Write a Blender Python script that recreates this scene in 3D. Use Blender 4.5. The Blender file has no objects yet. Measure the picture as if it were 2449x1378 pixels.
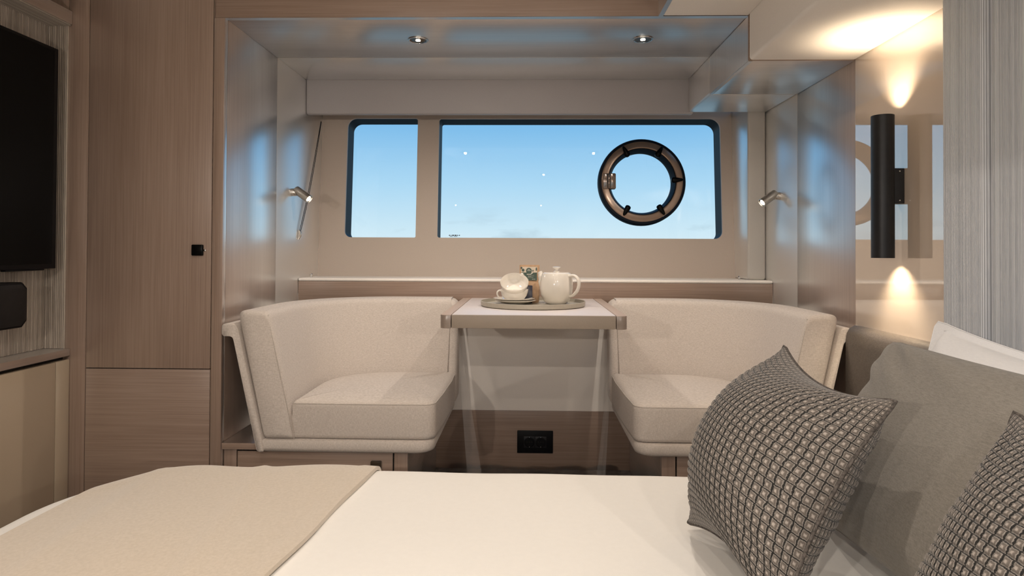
import bpy, bmesh, math, random
from mathutils import Vector, Matrix
from mathutils.geometry import tessellate_polygon

scene = bpy.context.scene
COL = scene.collection
R = math.radians
random.seed(7)

# ------------------------------------------------------------------ camera
cd = bpy.data.cameras.new('camera')
cam = bpy.data.objects.new('camera', cd)
COL.objects.link(cam)
scene.camera = cam
cd.sensor_fit = 'HORIZONTAL'
cd.sensor_width = 36.0
cd.lens = 36.0 * 1540.0 / 2449.0
cd.shift_y = -109.43 / 2449.0
cd.clip_start = 0.02
yaw, pit, rol = 0.0258, 0.0121, 0.0050
fw = Vector((-math.sin(yaw) * math.cos(pit), math.cos(yaw) * math.cos(pit), math.sin(pit)))
rt = Vector((math.cos(yaw), math.sin(yaw), 0))
up = rt.cross(fw)
r2 = rt * math.cos(rol) + up * math.sin(rol)
u2 = -rt * math.sin(rol) + up * math.cos(rol)
cm = Matrix((r2, u2, -fw)).transposed().to_4x4()
cm.translation = Vector((0, 0, 0.88))
cam.matrix_world = cm

# ------------------------------------------------------------------ view
vs = scene.view_settings
vs.view_transform = 'Standard'
try: vs.look = 'None'
except Exception: pass
vs.gamma = 1.0
vs.use_curve_mapping = False
vs.exposure = 0.0

# ------------------------------------------------------------------ sky
world = bpy.data.worlds.new('sky')
scene.world = world
world.use_nodes = True
wn, wl = world.node_tree.nodes, world.node_tree.links
wn.clear()
wo = wn.new('ShaderNodeOutputWorld'); bg = wn.new('ShaderNodeBackground')
tc = wn.new('ShaderNodeTexCoord'); sx = wn.new('ShaderNodeSeparateXYZ')
ramp = wn.new('ShaderNodeValToRGB')
wl.new(tc.outputs['Generated'], sx.inputs[0])
mr = wn.new('ShaderNodeMapRange'); mr.inputs['From Min'].default_value = -1; mr.inputs['From Max'].default_value = 1
wl.new(sx.outputs['Z'], mr.inputs['Value']); wl.new(mr.outputs[0], ramp.inputs[0])
stops = [(0.0, (.05, .10, .14)), (0.40, (.13, .22, .28)), (0.494, (.28, .41, .50)), (0.5, (.72, .88, .96)), (0.515, (.64, .85, .96)),
         (0.55, (.43, .72, .94)), (0.595, (.22, .53, .86)), (0.70, (.12, .37, .73)), (1.0, (.05, .19, .5))]
el = ramp.color_ramp.elements
while len(el) < len(stops): el.new(0.5)
for e, (p, c) in zip(el, stops):
    e.position = p; e.color = (*c, 1)
cmap = wn.new('ShaderNodeMapping'); cmap.inputs['Scale'].default_value = (5, 5, 16)
cn = wn.new('ShaderNodeTexNoise'); cn.inputs['Scale'].default_value = 2.3; cn.inputs['Detail'].default_value = 6
wl.new(tc.outputs['Generated'], cmap.inputs[0]); wl.new(cmap.outputs[0], cn.inputs['Vector'])
cr = wn.new('ShaderNodeMapRange'); cr.inputs['From Min'].default_value = .56; cr.inputs['From Max'].default_value = .72
wl.new(cn.outputs[0], cr.inputs['Value'])
lowm = wn.new('ShaderNodeMapRange'); lowm.inputs['From Min'].default_value = .075; lowm.inputs['From Max'].default_value = .02
wl.new(sx.outputs['Z'], lowm.inputs['Value'])
mm = wn.new('ShaderNodeMath'); mm.operation = 'MULTIPLY'
wl.new(cr.outputs[0], mm.inputs[0]); wl.new(lowm.outputs[0], mm.inputs[1])
m2 = wn.new('ShaderNodeMath'); m2.operation = 'MULTIPLY'; m2.inputs[1].default_value = .55
wl.new(mm.outputs[0], m2.inputs[0])
cmix = wn.new('ShaderNodeMixRGB'); cmix.inputs['Color2'].default_value = (.36, .52, .62, 1)
wl.new(m2.outputs[0], cmix.inputs['Fac']); wl.new(ramp.outputs[0], cmix.inputs['Color1'])
wl.new(cmix.outputs[0], bg.inputs['Color']); bg.inputs['Strength'].default_value = 1.0
wl.new(bg.outputs[0], wo.inputs[0])

WARM = (1.0, .89, .775)
DOWN_W = 11.6       # ceiling downlights over the bed
NICHE_W = 20.0       # downlights over the table
SCONCE_W = 8.5

# ------------------------------------------------------------------ room measures
XL, XR, X2, XT = -0.937, 0.976, 0.659, 0.389
YN, Y1, YV, YS = 1.9485, 2.365, 2.6727, 2.6
ZC, Z2, ZTOP = 1.59, 1.453, 1.86
X0 = 0.0195
YB = -1.0
WY0, WZ0, WK = 2.837, 0.764, 0.08
def wy(z): return WY0 + (z - WZ0) * WK

# ------------------------------------------------------------------ materials
M = {}
def base_mat(name):
    m = bpy.data.materials.new(name); m.use_nodes = True
    n, l = m.node_tree.nodes, m.node_tree.links
    b = n['Principled BSDF']
    M[name] = m
    return m, n, l, b
def setp(b, **k):
    for key, v in k.items():
        key = key.replace('_', ' ')
        if key in b.inputs: b.inputs[key].default_value = v
def ramp_node(n, stops):
    r = n.new('ShaderNodeValToRGB'); e = r.color_ramp.elements
    while len(e) < len(stops): e.new(.5)
    for x, (p, c) in zip(e, stops):
        x.position = p; x.color = (*c, 1)
    return r
def coords(n, l, scale=(1, 1, 1), rot=(0, 0, 0), out='Object'):
    t = n.new('ShaderNodeTexCoord'); mp = n.new('ShaderNodeMapping')
    mp.inputs['Scale'].default_value = scale; mp.inputs['Rotation'].default_value = rot
    l.new(t.outputs[out], mp.inputs[0])
    return mp.outputs[0]
def bump(n, l, b, src, strength, dist=.002):
    bp = n.new('ShaderNodeBump'); bp.inputs['Strength'].default_value = strength; bp.inputs['Distance'].default_value = dist
    l.new(src, bp.inputs['Height']); l.new(bp.outputs[0], b.inputs['Normal'])
def plain(name, c, rough=.5, var=.06, scale=40, bmp=0, **k):
    m, n, l, b = base_mat(name)
    v = coords(n, l)
    no = n.new('ShaderNodeTexNoise'); no.inputs['Scale'].default_value = scale; no.inputs['Detail'].default_value = 3
    l.new(v, no.inputs['Vector'])
    r = ramp_node(n, [(.3, tuple(x * (1 - var) for x in c)), (.7, tuple(min(1, x * (1 + var)) for x in c))])
    l.new(no.outputs[0], r.inputs[0]); l.new(r.outputs[0], b.inputs['Base Color'])
    setp(b, Roughness=rough, **k)
    if bmp: bump(n, l, b, no.outputs[0], bmp)
    return m
def wood(name, axis, dark=(.235, .160, .121), light=(.335, .242, .190)):
    m, n, l, b = base_mat(name)
    s = [230, 230, 230]; s['xyz'.index(axis)] = 3.0
    v = coords(n, l, tuple(s))
    n1 = n.new('ShaderNodeTexNoise'); n1.inputs['Scale'].default_value = 1.0; n1.inputs['Detail'].default_value = 5; n1.inputs['Roughness'].default_value = .65
    l.new(v, n1.inputs['Vector'])
    s2 = [14, 14, 14]; s2['xyz'.index(axis)] = .6
    v2 = coords(n, l, tuple(s2))
    n2 = n.new('ShaderNodeTexNoise'); n2.inputs['Scale'].default_value = 1.0; n2.inputs['Detail'].default_value = 2
    l.new(v2, n2.inputs['Vector'])
    ad = n.new('ShaderNodeMath'); ad.operation = 'MULTIPLY_ADD'; ad.inputs[1].default_value = .35
    l.new(n2.outputs[0], ad.inputs[0]); l.new(n1.outputs[0], ad.inputs[2])
    r = ramp_node(n, [(.45, dark), (.85, light)])
    l.new(ad.outputs[0], r.inputs[0]); l.new(r.outputs[0], b.inputs['Base Color'])
    setp(b, Roughness=.35, IOR=1.5)
    bump(n, l, b, n1.outputs[0], .02, .001)
    return m
def lacquer_layer(name, k, power, rough, grain=3.4):
    """satin lacquer over a surface: reflection that grows towards grazing angles"""
    m = M[name]; n, l = m.node_tree.nodes, m.node_tree.links
    b = n['Principled BSDF']; out = n['Material Output']
    lw = n.new('ShaderNodeLayerWeight'); lw.inputs['Blend'].default_value = .5
    pw = n.new('ShaderNodeMath'); pw.operation = 'POWER'; pw.inputs[1].default_value = power; l.new(lw.outputs['Facing'], pw.inputs[0])
    mu = n.new('ShaderNodeMath'); mu.operation = 'MULTIPLY'; mu.inputs[1].default_value = k; mu.use_clamp = True; l.new(pw.outputs[0], mu.inputs[0])
    gl = n.new('ShaderNodeBsdfGlossy'); gl.inputs['Roughness'].default_value = rough; gl.inputs['Color'].default_value = (.97, .97, .97, 1)
    src = b.inputs['Base Color'].links[0].from_socket
    hsv = n.new('ShaderNodeMixRGB'); hsv.inputs[0].default_value = .72; hsv.inputs[2].default_value = (1, 1, 1, 1)
    bw = n.new('ShaderNodeRGBToBW'); l.new(src, bw.inputs[0]); gn = n.new('ShaderNodeMath'); gn.operation = 'MULTIPLY'; gn.inputs[1].default_value = grain; gn.use_clamp = True
    l.new(bw.outputs[0], gn.inputs[0]); l.new(gn.outputs[0], hsv.inputs[1]); l.new(hsv.outputs[0], gl.inputs['Color'])
    mx = n.new('ShaderNodeMixShader'); l.new(mu.outputs[0], mx.inputs[0]); l.new(b.outputs[0], mx.inputs[1]); l.new(gl.outputs[0], mx.inputs[2])
    l.new(mx.outputs[0], out.inputs[0])
for a in 'xyz':
    wood('wood_' + a, a); lacquer_layer('wood_' + a, 2.35, 2.2, .28)

def cloth(name, c1, c2, scale=900, bmp=.35, rough=.9, sheen=.15, streak=True):
    m, n, l, b = base_mat(name)
    vx = coords(n, l, (scale * .12, scale * .12, scale)); vz = coords(n, l, (scale, scale, scale * .12))
    a = n.new('ShaderNodeTexNoise'); a.inputs['Scale'].default_value = 1; a.inputs['Detail'].default_value = 2; l.new(vx, a.inputs['Vector'])
    c = n.new('ShaderNodeTexNoise'); c.inputs['Scale'].default_value = 1; c.inputs['Detail'].default_value = 2; l.new(vz, c.inputs['Vector'])
    ad = n.new('ShaderNodeMath'); ad.operation = 'ADD'; l.new(a.outputs[0], ad.inputs[0]); l.new(c.outputs[0], ad.inputs[1])
    hf = n.new('ShaderNodeMath'); hf.operation = 'MULTIPLY'; hf.inputs[1].default_value = .5; l.new(ad.outputs[0], hf.inputs[0])
    r = ramp_node(n, [(.36, c1), (.64, c2)])
    l.new(hf.outputs[0], r.inputs[0]); l.new(r.outputs[0], b.inputs['Base Color'])
    setp(b, Roughness=rough, Sheen_Weight=sheen)
    bump(n, l, b, hf.outputs[0], bmp, .001)
    return m
cloth('seat_fabric', (.48, .42, .37), (.68, .61, .555), 1100, .22)
cloth('linen', (.185, .168, .144), (.262, .240, .210), 900, .25)
cloth('white_cotton', (.80, .80, .815), (.86, .86, .87), 900, .06)
cloth('sheet', (.795, .77, .725), (.815, .79, .745), 700, .03)
cloth('throw', (.52, .435, .335), (.61, .52, .415), 1400, .5, 1.0, .5)
cloth('taupe_satin', (.075, .062, .052), (.135, .115, .098), 900, .4, .45, .0)
cloth('seam', (.40, .35, .30), (.56, .50, .45), 900, .2)
cloth('carpet', (.07, .055, .045), (.16, .13, .11), 400, .6, 1)
plain('leather', (.48, .455, .42), .40, .03, 600, .06, IOR=1.5)
lacquer_layer('leather', 1.75, 2.0, .32)
plain('shaded_valance_leather', (.37, .355, .365), .45, .03, 600, .12, IOR=1.6)  # leather colour darkened and greyed to stand in for the valance's backlit shade
plain('window_lining', (.50, .425, .365), .5, .03, 500, .12)
plain('ceiling_vinyl', (.87, .82, .76), .55, .02, 300, .06)
plain('wall_white', (.86, .80, .74), .45, .02, 300, .05)
plain('gloss_panel', (.70, .585, .48), .02, .02, 3, 0, IOR=4.2)
plain('lacquer', (.46, .37, .27), .28, .02, 3, 0, IOR=1.6)
plain('black_metal', (.018, .018, .02), .42, .1, 60, 0, Metallic=.4)
plain('black_plastic', (.005, .005, .006), .45, .1, 60, 0, IOR=1.25)
plain('screen', (.003, .003, .003), .25, .1, 10, 0, IOR=1.2)
plain('recess_shade', (.012, .009, .007), .9)  # near-black colour painted in for the shade inside gaps and holes
plain('steel', (.62, .60, .57), .22, .05, 80, 0, Metallic=1.0)
plain('chrome', (.8, .8, .8), .08, .02, 10, 0, Metallic=1.0)
plain('bronze', (.36, .26, .20), .22, .05, 20, 0, Metallic=.6)
plain('frame_black', (.006, .010, .018), .5, .1, 20, 0, Specular_IOR_Level=.12)
plain('porcelain', (.80, .75, .68), .09, .02, 20, 0, Coat_Weight=.6, Coat_Roughness=.04)
plain('tray_grey', (.42, .38, .31), .35, .04, 100)
plain('table_laminate', (.68, .62, .60), .33, .02, 300, .04, IOR=1.7)
plain('table_edge', (.30, .245, .195), .5, .05, 700, .1)
plain('table_rail', (.45, .35, .285), .45, .03, 200, 0, IOR=1.4)
plain('table_cap', (.27, .215, .18), .25, .05, 50, 0, IOR=1.6)
plain('hinge_metal', (.22, .175, .15), .14, .05, 20, 0, Metallic=.85)
plain('kraft', (.52, .33, .195), .7, .12, 60, .3)
plain('label_green', (.030, .060, .040), .4, .1, 40)
plain('label_cream', (.62, .52, .40), .4, .06, 40)
plain('label_ink', (.60, .58, .50), .5)
plain('sachet', (.030, .028, .045), .3, .2, 40, .4)
plain('cord', (.012, .014, .022), .7)
plain('cubby_shade', (.05, .035, .028), .7)  # dark colour stands in for the unlit inside of the shelf
plain('smoke_glass', (.06, .045, .03), .08, .1, 40, 0, Metallic=.4)

def emit(name, c, s):
    m, n, l, b = base_mat(name)
    setp(b, Emission_Color=(*c, 1), Emission_Strength=s, Base_Color=(*c, 1))
emit('bulb', (1, .86, .66), 14.0)
emit('reading_bulb', (1, .84, .62), 8.0)

def clear(name, tint, rough, haze=0.0, hazec=(.8, .8, .8), ior=1.45):
    m, n, l, b = base_mat(name)
    n.remove(b)
    out = n['Material Output']
    tr = n.new('ShaderNodeBsdfTransparent'); tr.inputs[0].default_value = (*tint, 1)
    gl = n.new('ShaderNodeBsdfGlossy'); gl.inputs['Roughness'].default_value = rough
    fr = n.new('ShaderNodeFresnel'); fr.inputs[0].default_value = ior
    mx = n.new('ShaderNodeMixShader'); l.new(fr.outputs[0], mx.inputs[0]); l.new(tr.outputs[0], mx.inputs[1]); l.new(gl.outputs[0], mx.inputs[2])
    last = mx
    if haze:
        df = n.new('ShaderNodeBsdfDiffuse'); df.inputs[0].default_value = (*hazec, 1)
        m2 = n.new('ShaderNodeMixShader'); m2.inputs[0].default_value = haze
        l.new(mx.outputs[0], m2.inputs[1]); l.new(df.outputs[0], m2.inputs[2]); last = m2
    l.new(last.outputs[0], out.inputs[0])
clear('glass', (.97, .985, .99), 0.0)
clear('film', (.97, .96, .95), .12, .03)
clear('film_fold', (.96, .945, .93), .2, .09)

def corduroy(name, horiz, c1, c2, c3, freq):
    """fine ribs repeating along the horizontal (x+y) direction"""
    m, n, l, b = base_mat(name)
    t = n.new('ShaderNodeTexCoord'); s = n.new('ShaderNodeSeparateXYZ'); l.new(t.outputs['Object'], s.inputs[0])
    src = {'y': 'Y', 'x': 'X'}[horiz]
    mu = n.new('ShaderNodeMath'); mu.operation = 'MULTIPLY'; mu.inputs[1].default_value = freq; l.new(s.outputs[src], mu.inputs[0])
    sn = n.new('ShaderNodeMath'); sn.operation = 'PINGPONG'; sn.inputs[1].default_value = .5; l.new(mu.outputs[0], sn.inputs[0])
    m2 = n.new('ShaderNodeMath'); m2.operation = 'MULTIPLY'; m2.inputs[1].default_value = 2; l.new(sn.outputs[0], m2.inputs[0])
    fl = n.new('ShaderNodeMath'); fl.operation = 'FLOOR'; l.new(mu.outputs[0], fl.inputs[0])
    wnz = n.new('ShaderNodeTexWhiteNoise'); wnz.noise_dimensions = '1D'; l.new(fl.outputs[0], wnz.inputs['W'])
    rc = ramp_node(n, [(0, c2), (1, c3)]); l.new(wnz.outputs['Value'], rc.inputs[0])
    no = n.new('ShaderNodeTexNoise'); no.inputs['Scale'].default_value = 1; no.inputs['Detail'].default_value = 3
    l.new(coords(n, l, (500, 500, 25)), no.inputs['Vector'])
    ov = n.new('ShaderNodeMixRGB'); ov.blend_type = 'OVERLAY'; ov.inputs[0].default_value = .5
    l.new(rc.outputs[0], ov.inputs[1]); l.new(no.outputs[0], ov.inputs[2])
    mx = n.new('ShaderNodeMixRGB'); l.new(ov.outputs[0], mx.inputs['Color2']); mx.inputs['Color1'].default_value = (*c1, 1)
    r = ramp_node(n, [(.05, (0, 0, 0)), (.45, (1, 1, 1))]); l.new(m2.outputs[0], r.inputs[0]); l.new(r.outputs[0], mx.inputs['Fac'])
    l.new(mx.outputs[0], b.inputs['Base Color'])
    setp(b, Roughness=.85, Sheen_Weight=.15)
    bump(n, l, b, m2.outputs[0], .5, .002)
corduroy('head_fabric', 'y', (.24, .252, .275), (.58, .605, .65), (.79, .815, .86), 270)
corduroy('wall_fabric_y', 'y', (.13, .105, .085), (.33, .28, .23), (.52, .45, .38), 175)
corduroy('wall_fabric_x', 'x', (.13, .105, .085), (.33, .28, .23), (.52, .45, .38), 175)

def quilt():
    m, n, l, b = base_mat('quilt')
    t = n.new('ShaderNodeUVMap'); t.uv_map = 'UVMap'
    wz = n.new('ShaderNodeTexNoise'); wz.inputs['Scale'].default_value = 1.7; l.new(t.outputs[0], wz.inputs['Vector'])
    wa = n.new('ShaderNodeVectorMath'); wa.operation = 'MULTIPLY_ADD'; wa.inputs[1].default_value = (.22, .22, 0); l.new(wz.outputs['Color'], wa.inputs[0]); l.new(t.outputs[0], wa.inputs[2])
    s = n.new('ShaderNodeSeparateXYZ'); l.new(wa.outputs[0], s.inputs[0])
    def cell(o):
        f = n.new('ShaderNodeMath'); f.operation = 'FRACT'; l.new(s.outputs[o], f.inputs[0])
        c = n.new('ShaderNodeMath'); c.operation = 'SUBTRACT'; l.new(f.outputs[0], c.inputs[0]); c.inputs[1].default_value = .5
        a = n.new('ShaderNodeMath'); a.operation = 'ABSOLUTE'; l.new(c.outputs[0], a.inputs[0])
        return a, f
    ax, fx = cell('X'); ay, fy = cell('Y')
    mx = n.new('ShaderNodeMath'); mx.operation = 'MAXIMUM'; l.new(ax.outputs[0], mx.inputs[0]); l.new(ay.outputs[0], mx.inputs[1])
    # square distance from the centre of each pad, with a thready outline
    nz = n.new('ShaderNodeTexNoise'); nz.inputs['Scale'].default_value = 9; nz.inputs['Detail'].default_value = 3; l.new(t.outputs[0], nz.inputs['Vector'])
    q = n.new('ShaderNodeMath'); q.operation = 'MULTIPLY_ADD'; q.inputs[1].default_value = .16; l.new(nz.outputs[0], q.inputs[0]); l.new(mx.outputs[0], q.inputs[2])
    r = ramp_node(n, [(.18, (.36, .32, .285)), (.27, (.145, .122, .105)), (.42, (.10, .085, .073)), (.465, (.25, .225, .20)), (.505, (.19, .17, .152)), (.535, (.008, .007, .006))])
    l.new(q.outputs[0], r.inputs[0])
    fine = n.new('ShaderNodeTexNoise'); fine.inputs['Scale'].default_value = 40; l.new(t.outputs[0], fine.inputs['Vector'])
    ov = n.new('ShaderNodeMixRGB'); ov.blend_type = 'OVERLAY'; ov.inputs[0].default_value = .45
    l.new(r.outputs[0], ov.inputs[1]); l.new(fine.outputs[0], ov.inputs[2])
    l.new(ov.outputs[0], b.inputs['Base Color'])
    setp(b, Roughness=.9, Sheen_Weight=.2)
quilt()

# ------------------------------------------------------------------ mesh builder
class MB:
    def __init__(s): s.v = []; s.f = []; s.uv = None
    def add(s, vs, fs):
        o = len(s.v); s.v += [tuple(v) for v in vs]; s.f += [tuple(i + o for i in f) for f in fs]; return s
    def box(s, x0, x1, y0, y1, z0, z1):
        return s.add([(x0, y0, z0), (x1, y0, z0), (x1, y1, z0), (x0, y1, z0), (x0, y0, z1), (x1, y0, z1), (x1, y1, z1), (x0, y1, z1)],
                     [(0, 3, 2, 1), (4, 5, 6, 7), (0, 1, 5, 4), (1, 2, 6, 5), (2, 3, 7, 6), (3, 0, 4, 7)])
    def loft(s, rings, cap0=True, cap1=True, closed=True):
        n = len(rings[0]); o = len(s.v)
        for r in rings: s.v += [tuple(p) for p in r]
        for i in range(len(rings) - 1):
            for j in range(n if closed else n - 1):
                a, b = o + i * n + j, o + i * n + (j + 1) % n
                s.f.append((a, b, b + n, a + n))
        if cap0: s.f.append(tuple(o + j for j in reversed(range(n))))
        if cap1: s.f.append(tuple(o + (len(rings) - 1) * n + j for j in range(n)))
        return s
    def prism(s, poly, lo, hi, axis='z'):
        def mk(a, b, c): return {'z': (a, b, c), 'y': (a, c, b), 'x': (c, a, b)}[axis]
        return s.loft([[mk(a, b, lo) for a, b in poly], [mk(a, b, hi) for a, b in poly]])
    def lathe(s, prof, c, ax=(0, 0, 1), seg=40, closed_prof=False):
        ax = Vector(ax).normalized(); u = ax.orthogonal().normalized(); w = ax.cross(u); c = Vector(c)
        rings = []
        for r, h in prof:
            rings.append([c + ax * h + (u * math.cos(t) + w * math.sin(t)) * max(r, 1e-5) for t in [2 * math.pi * k / seg for k in range(seg)]])
        if closed_prof:
            rings.append(rings[0]); return s.loft(rings, False, False)
        return s.loft(rings)
    def tube(s, path, r, seg=10, caps=True, flat=1.0, flatdir=None):
        path = [Vector(p) for p in path]; rings = []; prev = None
        for i, p in enumerate(path):
            t = (path[min(i + 1, len(path) - 1)] - path[max(i - 1, 0)]).normalized()
            if flatdir is not None:
                u = Vector(flatdir); u = (u - t * u.dot(t)).normalized()
            elif prev is None: u = t.orthogonal().normalized()
            else: u = (prev - t * prev.dot(t)).normalized()
            prev = u; w = t.cross(u)
            rr = r[i] if isinstance(r, (list, tuple)) else r
            rings.append([p + u * math.cos(a) * rr * flat + w * math.sin(a) * rr for a in [2 * math.pi * k / seg for k in range(seg)]])
        return s.loft(rings, caps, caps)
    def holes(s, loops3d, n):
        """planar face with holes from 3-D loops"""
        flat = [Vector(p) for lp in loops3d for p in lp]
        tr = tessellate_polygon([[Vector(p) for p in lp] for lp in loops3d])
        return s.add(flat, tr)
    def build(s, name, mat, parent=None, bevel=0, seg=2, smooth=False, origin=None, solid=True, angle=None):
        me = bpy.data.meshes.new(name)
        off = Vector((0, 0, 0))
        if parent is not None: off = Vector(parent.get('_o', (0, 0, 0)))
        elif origin is not None: off = Vector(origin)
        me.from_pydata([tuple(Vector(v) - off) for v in s.v], [], s.f)
        bm = bmesh.new(); bm.from_mesh(me)
        if solid: bmesh.ops.recalc_face_normals(bm, faces=bm.faces)
        if bevel:
            es = [e for e in bm.edges if len(e.link_faces) == 2 and e.calc_face_angle(0) > R(25)]
            bmesh.ops.bevel(bm, geom=es, offset=bevel, segments=seg, profile=.5, affect='EDGES', clamp_overlap=True)
        bm.to_mesh(me); bm.free()
        o = bpy.data.objects.new(name, me); COL.objects.link(o)
        me.materials.append(M[mat])
        if smooth or bevel:
            for p in me.polygons: p.use_smooth = True
            me.set_sharp_from_angle(angle=R(angle if angle else (50 if smooth else 40)))
        if parent is not None:
            o.parent = parent; o['_o'] = tuple(off)
        else:
            o.location = off; o['_o'] = tuple(off)
        return o
def thing(name, label, cat, loc=(0, 0, 0), group=None):
    o = bpy.data.objects.new(name, None); COL.objects.link(o); o.location = loc; o['_o'] = tuple(loc)
    o.empty_display_size = .05
    return tag(o, label, cat, group)
def tag(o, label, cat, group=None):
    o['label'] = label; o['category'] = cat
    if group: o['group'] = group
    return o
def struct(o): o['kind'] = 'structure'; return o
def sgroup(name, loc=(0, 0, 0)):
    o = bpy.data.objects.new(name, None); COL.objects.link(o); o.location = loc; o['_o'] = tuple(loc); return struct(o)
def B(x0, x1, y0, y1, z0, z1): return MB().box(x0, x1, y0, y1, z0, z1)
def rrect(x0, x1, y0, y1, r, seg=8):
    """rounded rectangle, r = one radius or (bl, br, tr, tl)"""
    if not isinstance(r, (tuple, list)): r = (r,) * 4
    out = []
    for (cx, cy, a0), q in zip([(x0, y0, 180), (x1, y0, 270), (x1, y1, 0), (x0, y1, 90)], r):
        q = max(q, 1e-4); sx_ = 1 if cx == x0 else -1; sy_ = 1 if cy == y0 else -1
        for k in range(seg + 1):
            a = R(a0 + 90 * k / seg)
            out.append((cx + sx_ * q + q * math.cos(a), cy + sy_ * q + q * math.sin(a)))
    return out

# ================================================================== SETTING
struct(B(-1.75, 1.1, YB - .1, 3.0, -.05, 0).build('floor', 'carpet'))

# ---- ceiling
ce = sgroup('ceiling')
B(-1.75, XT + .02, YB - .1, YN + .01, ZTOP, ZTOP + .04).build('tray_panel', 'ceiling_vinyl', ce)
B(XL - .03, XT + .014, YN, YN + .02, ZC, ZTOP).build('fascia_board', 'wood_x', ce, .002)
B(XT, XT + .014, YB - .1, YN - .0003, ZC - .001, ZTOP).build('fascia_board', 'wood_y', ce)
B(-1.75, 1.1, YB - .1, 3.06, 1.905, 1.93).build('sky_block_roof', 'cubby_shade', ce)  # unseen roof sheet, added to keep sky light out of the voids
B(XT + .0145, X2 - .0005, YB - .1, YN - .001, ZC, ZC + .02).build('soffit_panel', 'ceiling_vinyl', ce, .003)
B(XL, X2 - .0005, YN + .0205, Y1 - .001, ZC + .0005, ZC + .02).build('soffit_panel', 'wood_x', ce, .001)
B(XL, X2 - .0005, YN - .0005, YN + .02, ZC - .001, ZC - .0002).build('edge_strip', 'wood_x', ce)
B(XL, X2 - .0005, Y1 + .001, YV - .001, ZC, ZC + .02).build('soffit_panel', 'leather', ce, .002)
B(X2, XR, YB - .1, YN - .001, Z2, ZTOP).build('bulkhead_box', 'ceiling_vinyl', ce, .010, 3)
B(X2, XR, YN, Y1 - .001, Z2, ZC + .02).build('bulkhead_box', 'wood_x', ce, .002)
B(X2, XR, Y1, YV - .0005, Z2, ZC + .02).build('bulkhead_box', 'leather', ce, .007, 3)
B(X2 + .001, X2 + .012, YN + .001, Y1 - .003, Z2 - .0012, Z2 - .0002).build('edge_strip', 'wood_y', ce)
B(X2 - .0012, X2 - .0002, YN + .001, Y1 - .003, Z2 + .001, ZC - .0015).build('side_veneer', 'wood_z', ce)

# ---- valance box over the windows and column beside them
struct(B(XL, X2 + .02, YV, YV + .035, 1.4475, ZC + .02).build('trim_1', 'shaded_valance_leather', None, .006, 3))
struct(B(.902, XR, YV + .001, 2.95, .7625, Z2 + .05).build('trim_2', 'leather', None, .010, 3))

# ---- far wall with the two window openings
wf = sgroup('wall_far')
def wp(x, z, d=0.0):    # a point on the leaning window wall, d metres outwards
    return Vector((x, wy(z), z)) + Vector((0, .9968, -.0797)) * d
win_s = rrect(-.821, -.503, .9335, 1.474, (.028, .006, .012, .040))
win_b = rrect(-.406, .852, .9335, 1.472, (.010, .034, .045, .010))
outer = [(XL - .02, .70), (XR + .02, .70), (XR + .02, 1.66), (XL - .02, 1.66)]
m = MB().holes([[wp(x, z) for x, z in outer], [wp(x, z) for x, z in win_s], [wp(x, z) for x, z in win_b]], None)
m.build('window_lining', 'window_lining', wf, solid=False)
for lp in (win_s, win_b):       # short rolled edge of the lining
    MB().loft([[wp(x, z) for x, z in lp], [wp(x, z, .010) for x, z in lp]], False, False).build('lining_edge', 'window_lining', wf, smooth=True)
B(XL, XR, YS, YS + .02, .235, .70).build('upper_panel', 'wall_white', wf)
B(XL, XR, YS - .002, YS + .02, 0, .2345).build('lower_panel', 'wood_x', wf, .001)
B(XL - .02, XR + .02, 3.02, 3.05, -.05, .92).build('hull_side', 'black_plastic', wf)
B(XL - .02, XR + .02, 2.92, 3.05, 1.49, 1.9).build('hull_side', 'black_plastic', wf)

# ---- window ledge
tr = sgroup('trim_3')
B(XL + .001, XR - .001, YS - .003, 2.86, .665, .750).build('ledge_board', 'wood_x', tr, .002)
B(XL + .001, XR - .001, YS - .004, 2.86, .7502, .762).build('ledge_cap', 'ceiling_vinyl', tr, .005, 3)

# ---- windows
def window(name, lp, hole=None):
    w = sgroup(name)
    d0, d1 = .010, .085
    inn = [(x, z) for x, z in lp]
    MB().loft([[wp(x, z, d0) for x, z in inn], [wp(x, z, d1 + .02) for x, z in inn]], False, False).build('frame', 'frame_black', w, smooth=True)
    loops = [[wp(x, z, d1) for x, z in inn]]
    if hole:
        cx, cz, rr = hole
        loops.append([wp(cx + rr * math.cos(a), cz + rr * math.sin(a), d1) for a in [2 * math.pi * k / 48 for k in range(48)]])
    MB().holes(loops, None).build('pane', 'glass', w, solid=False)
    return w
window('window_1', win_s)
w2 = window('window_2', win_b, (.515, 1.200, .19))
# small maker's print low on the big pane
def wq(pts): return [wp(x, z, .0835) for x, z in pts]
mk = MB(); x, z, h = -.3655, .9505, .0045
for w_, a, b in [(.0062, .0025, .0005), (.0055, .0022, .0022), (.0092, 0, 0), (.0096, 0, 0), (.0052, .001, .001), (.0052, .0028, -.0012)]:
    mk.add(wq([(x, z), (x + w_, z), (x + w_ - b, z + h), (x + a, z + h)]), [(0, 1, 2, 3)]); x += w_ + .0020
for x0_, x1_ in ((-.361, -.3465), (-.343, -.3255)):
    mk.add(wq([(x0_, .9462), (x1_, .9462), (x1_, .9484), (x0_, .9484)]), [(0, 1, 2, 3)])
mk.build('printed_mark', 'cord', w2, solid=False)

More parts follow.
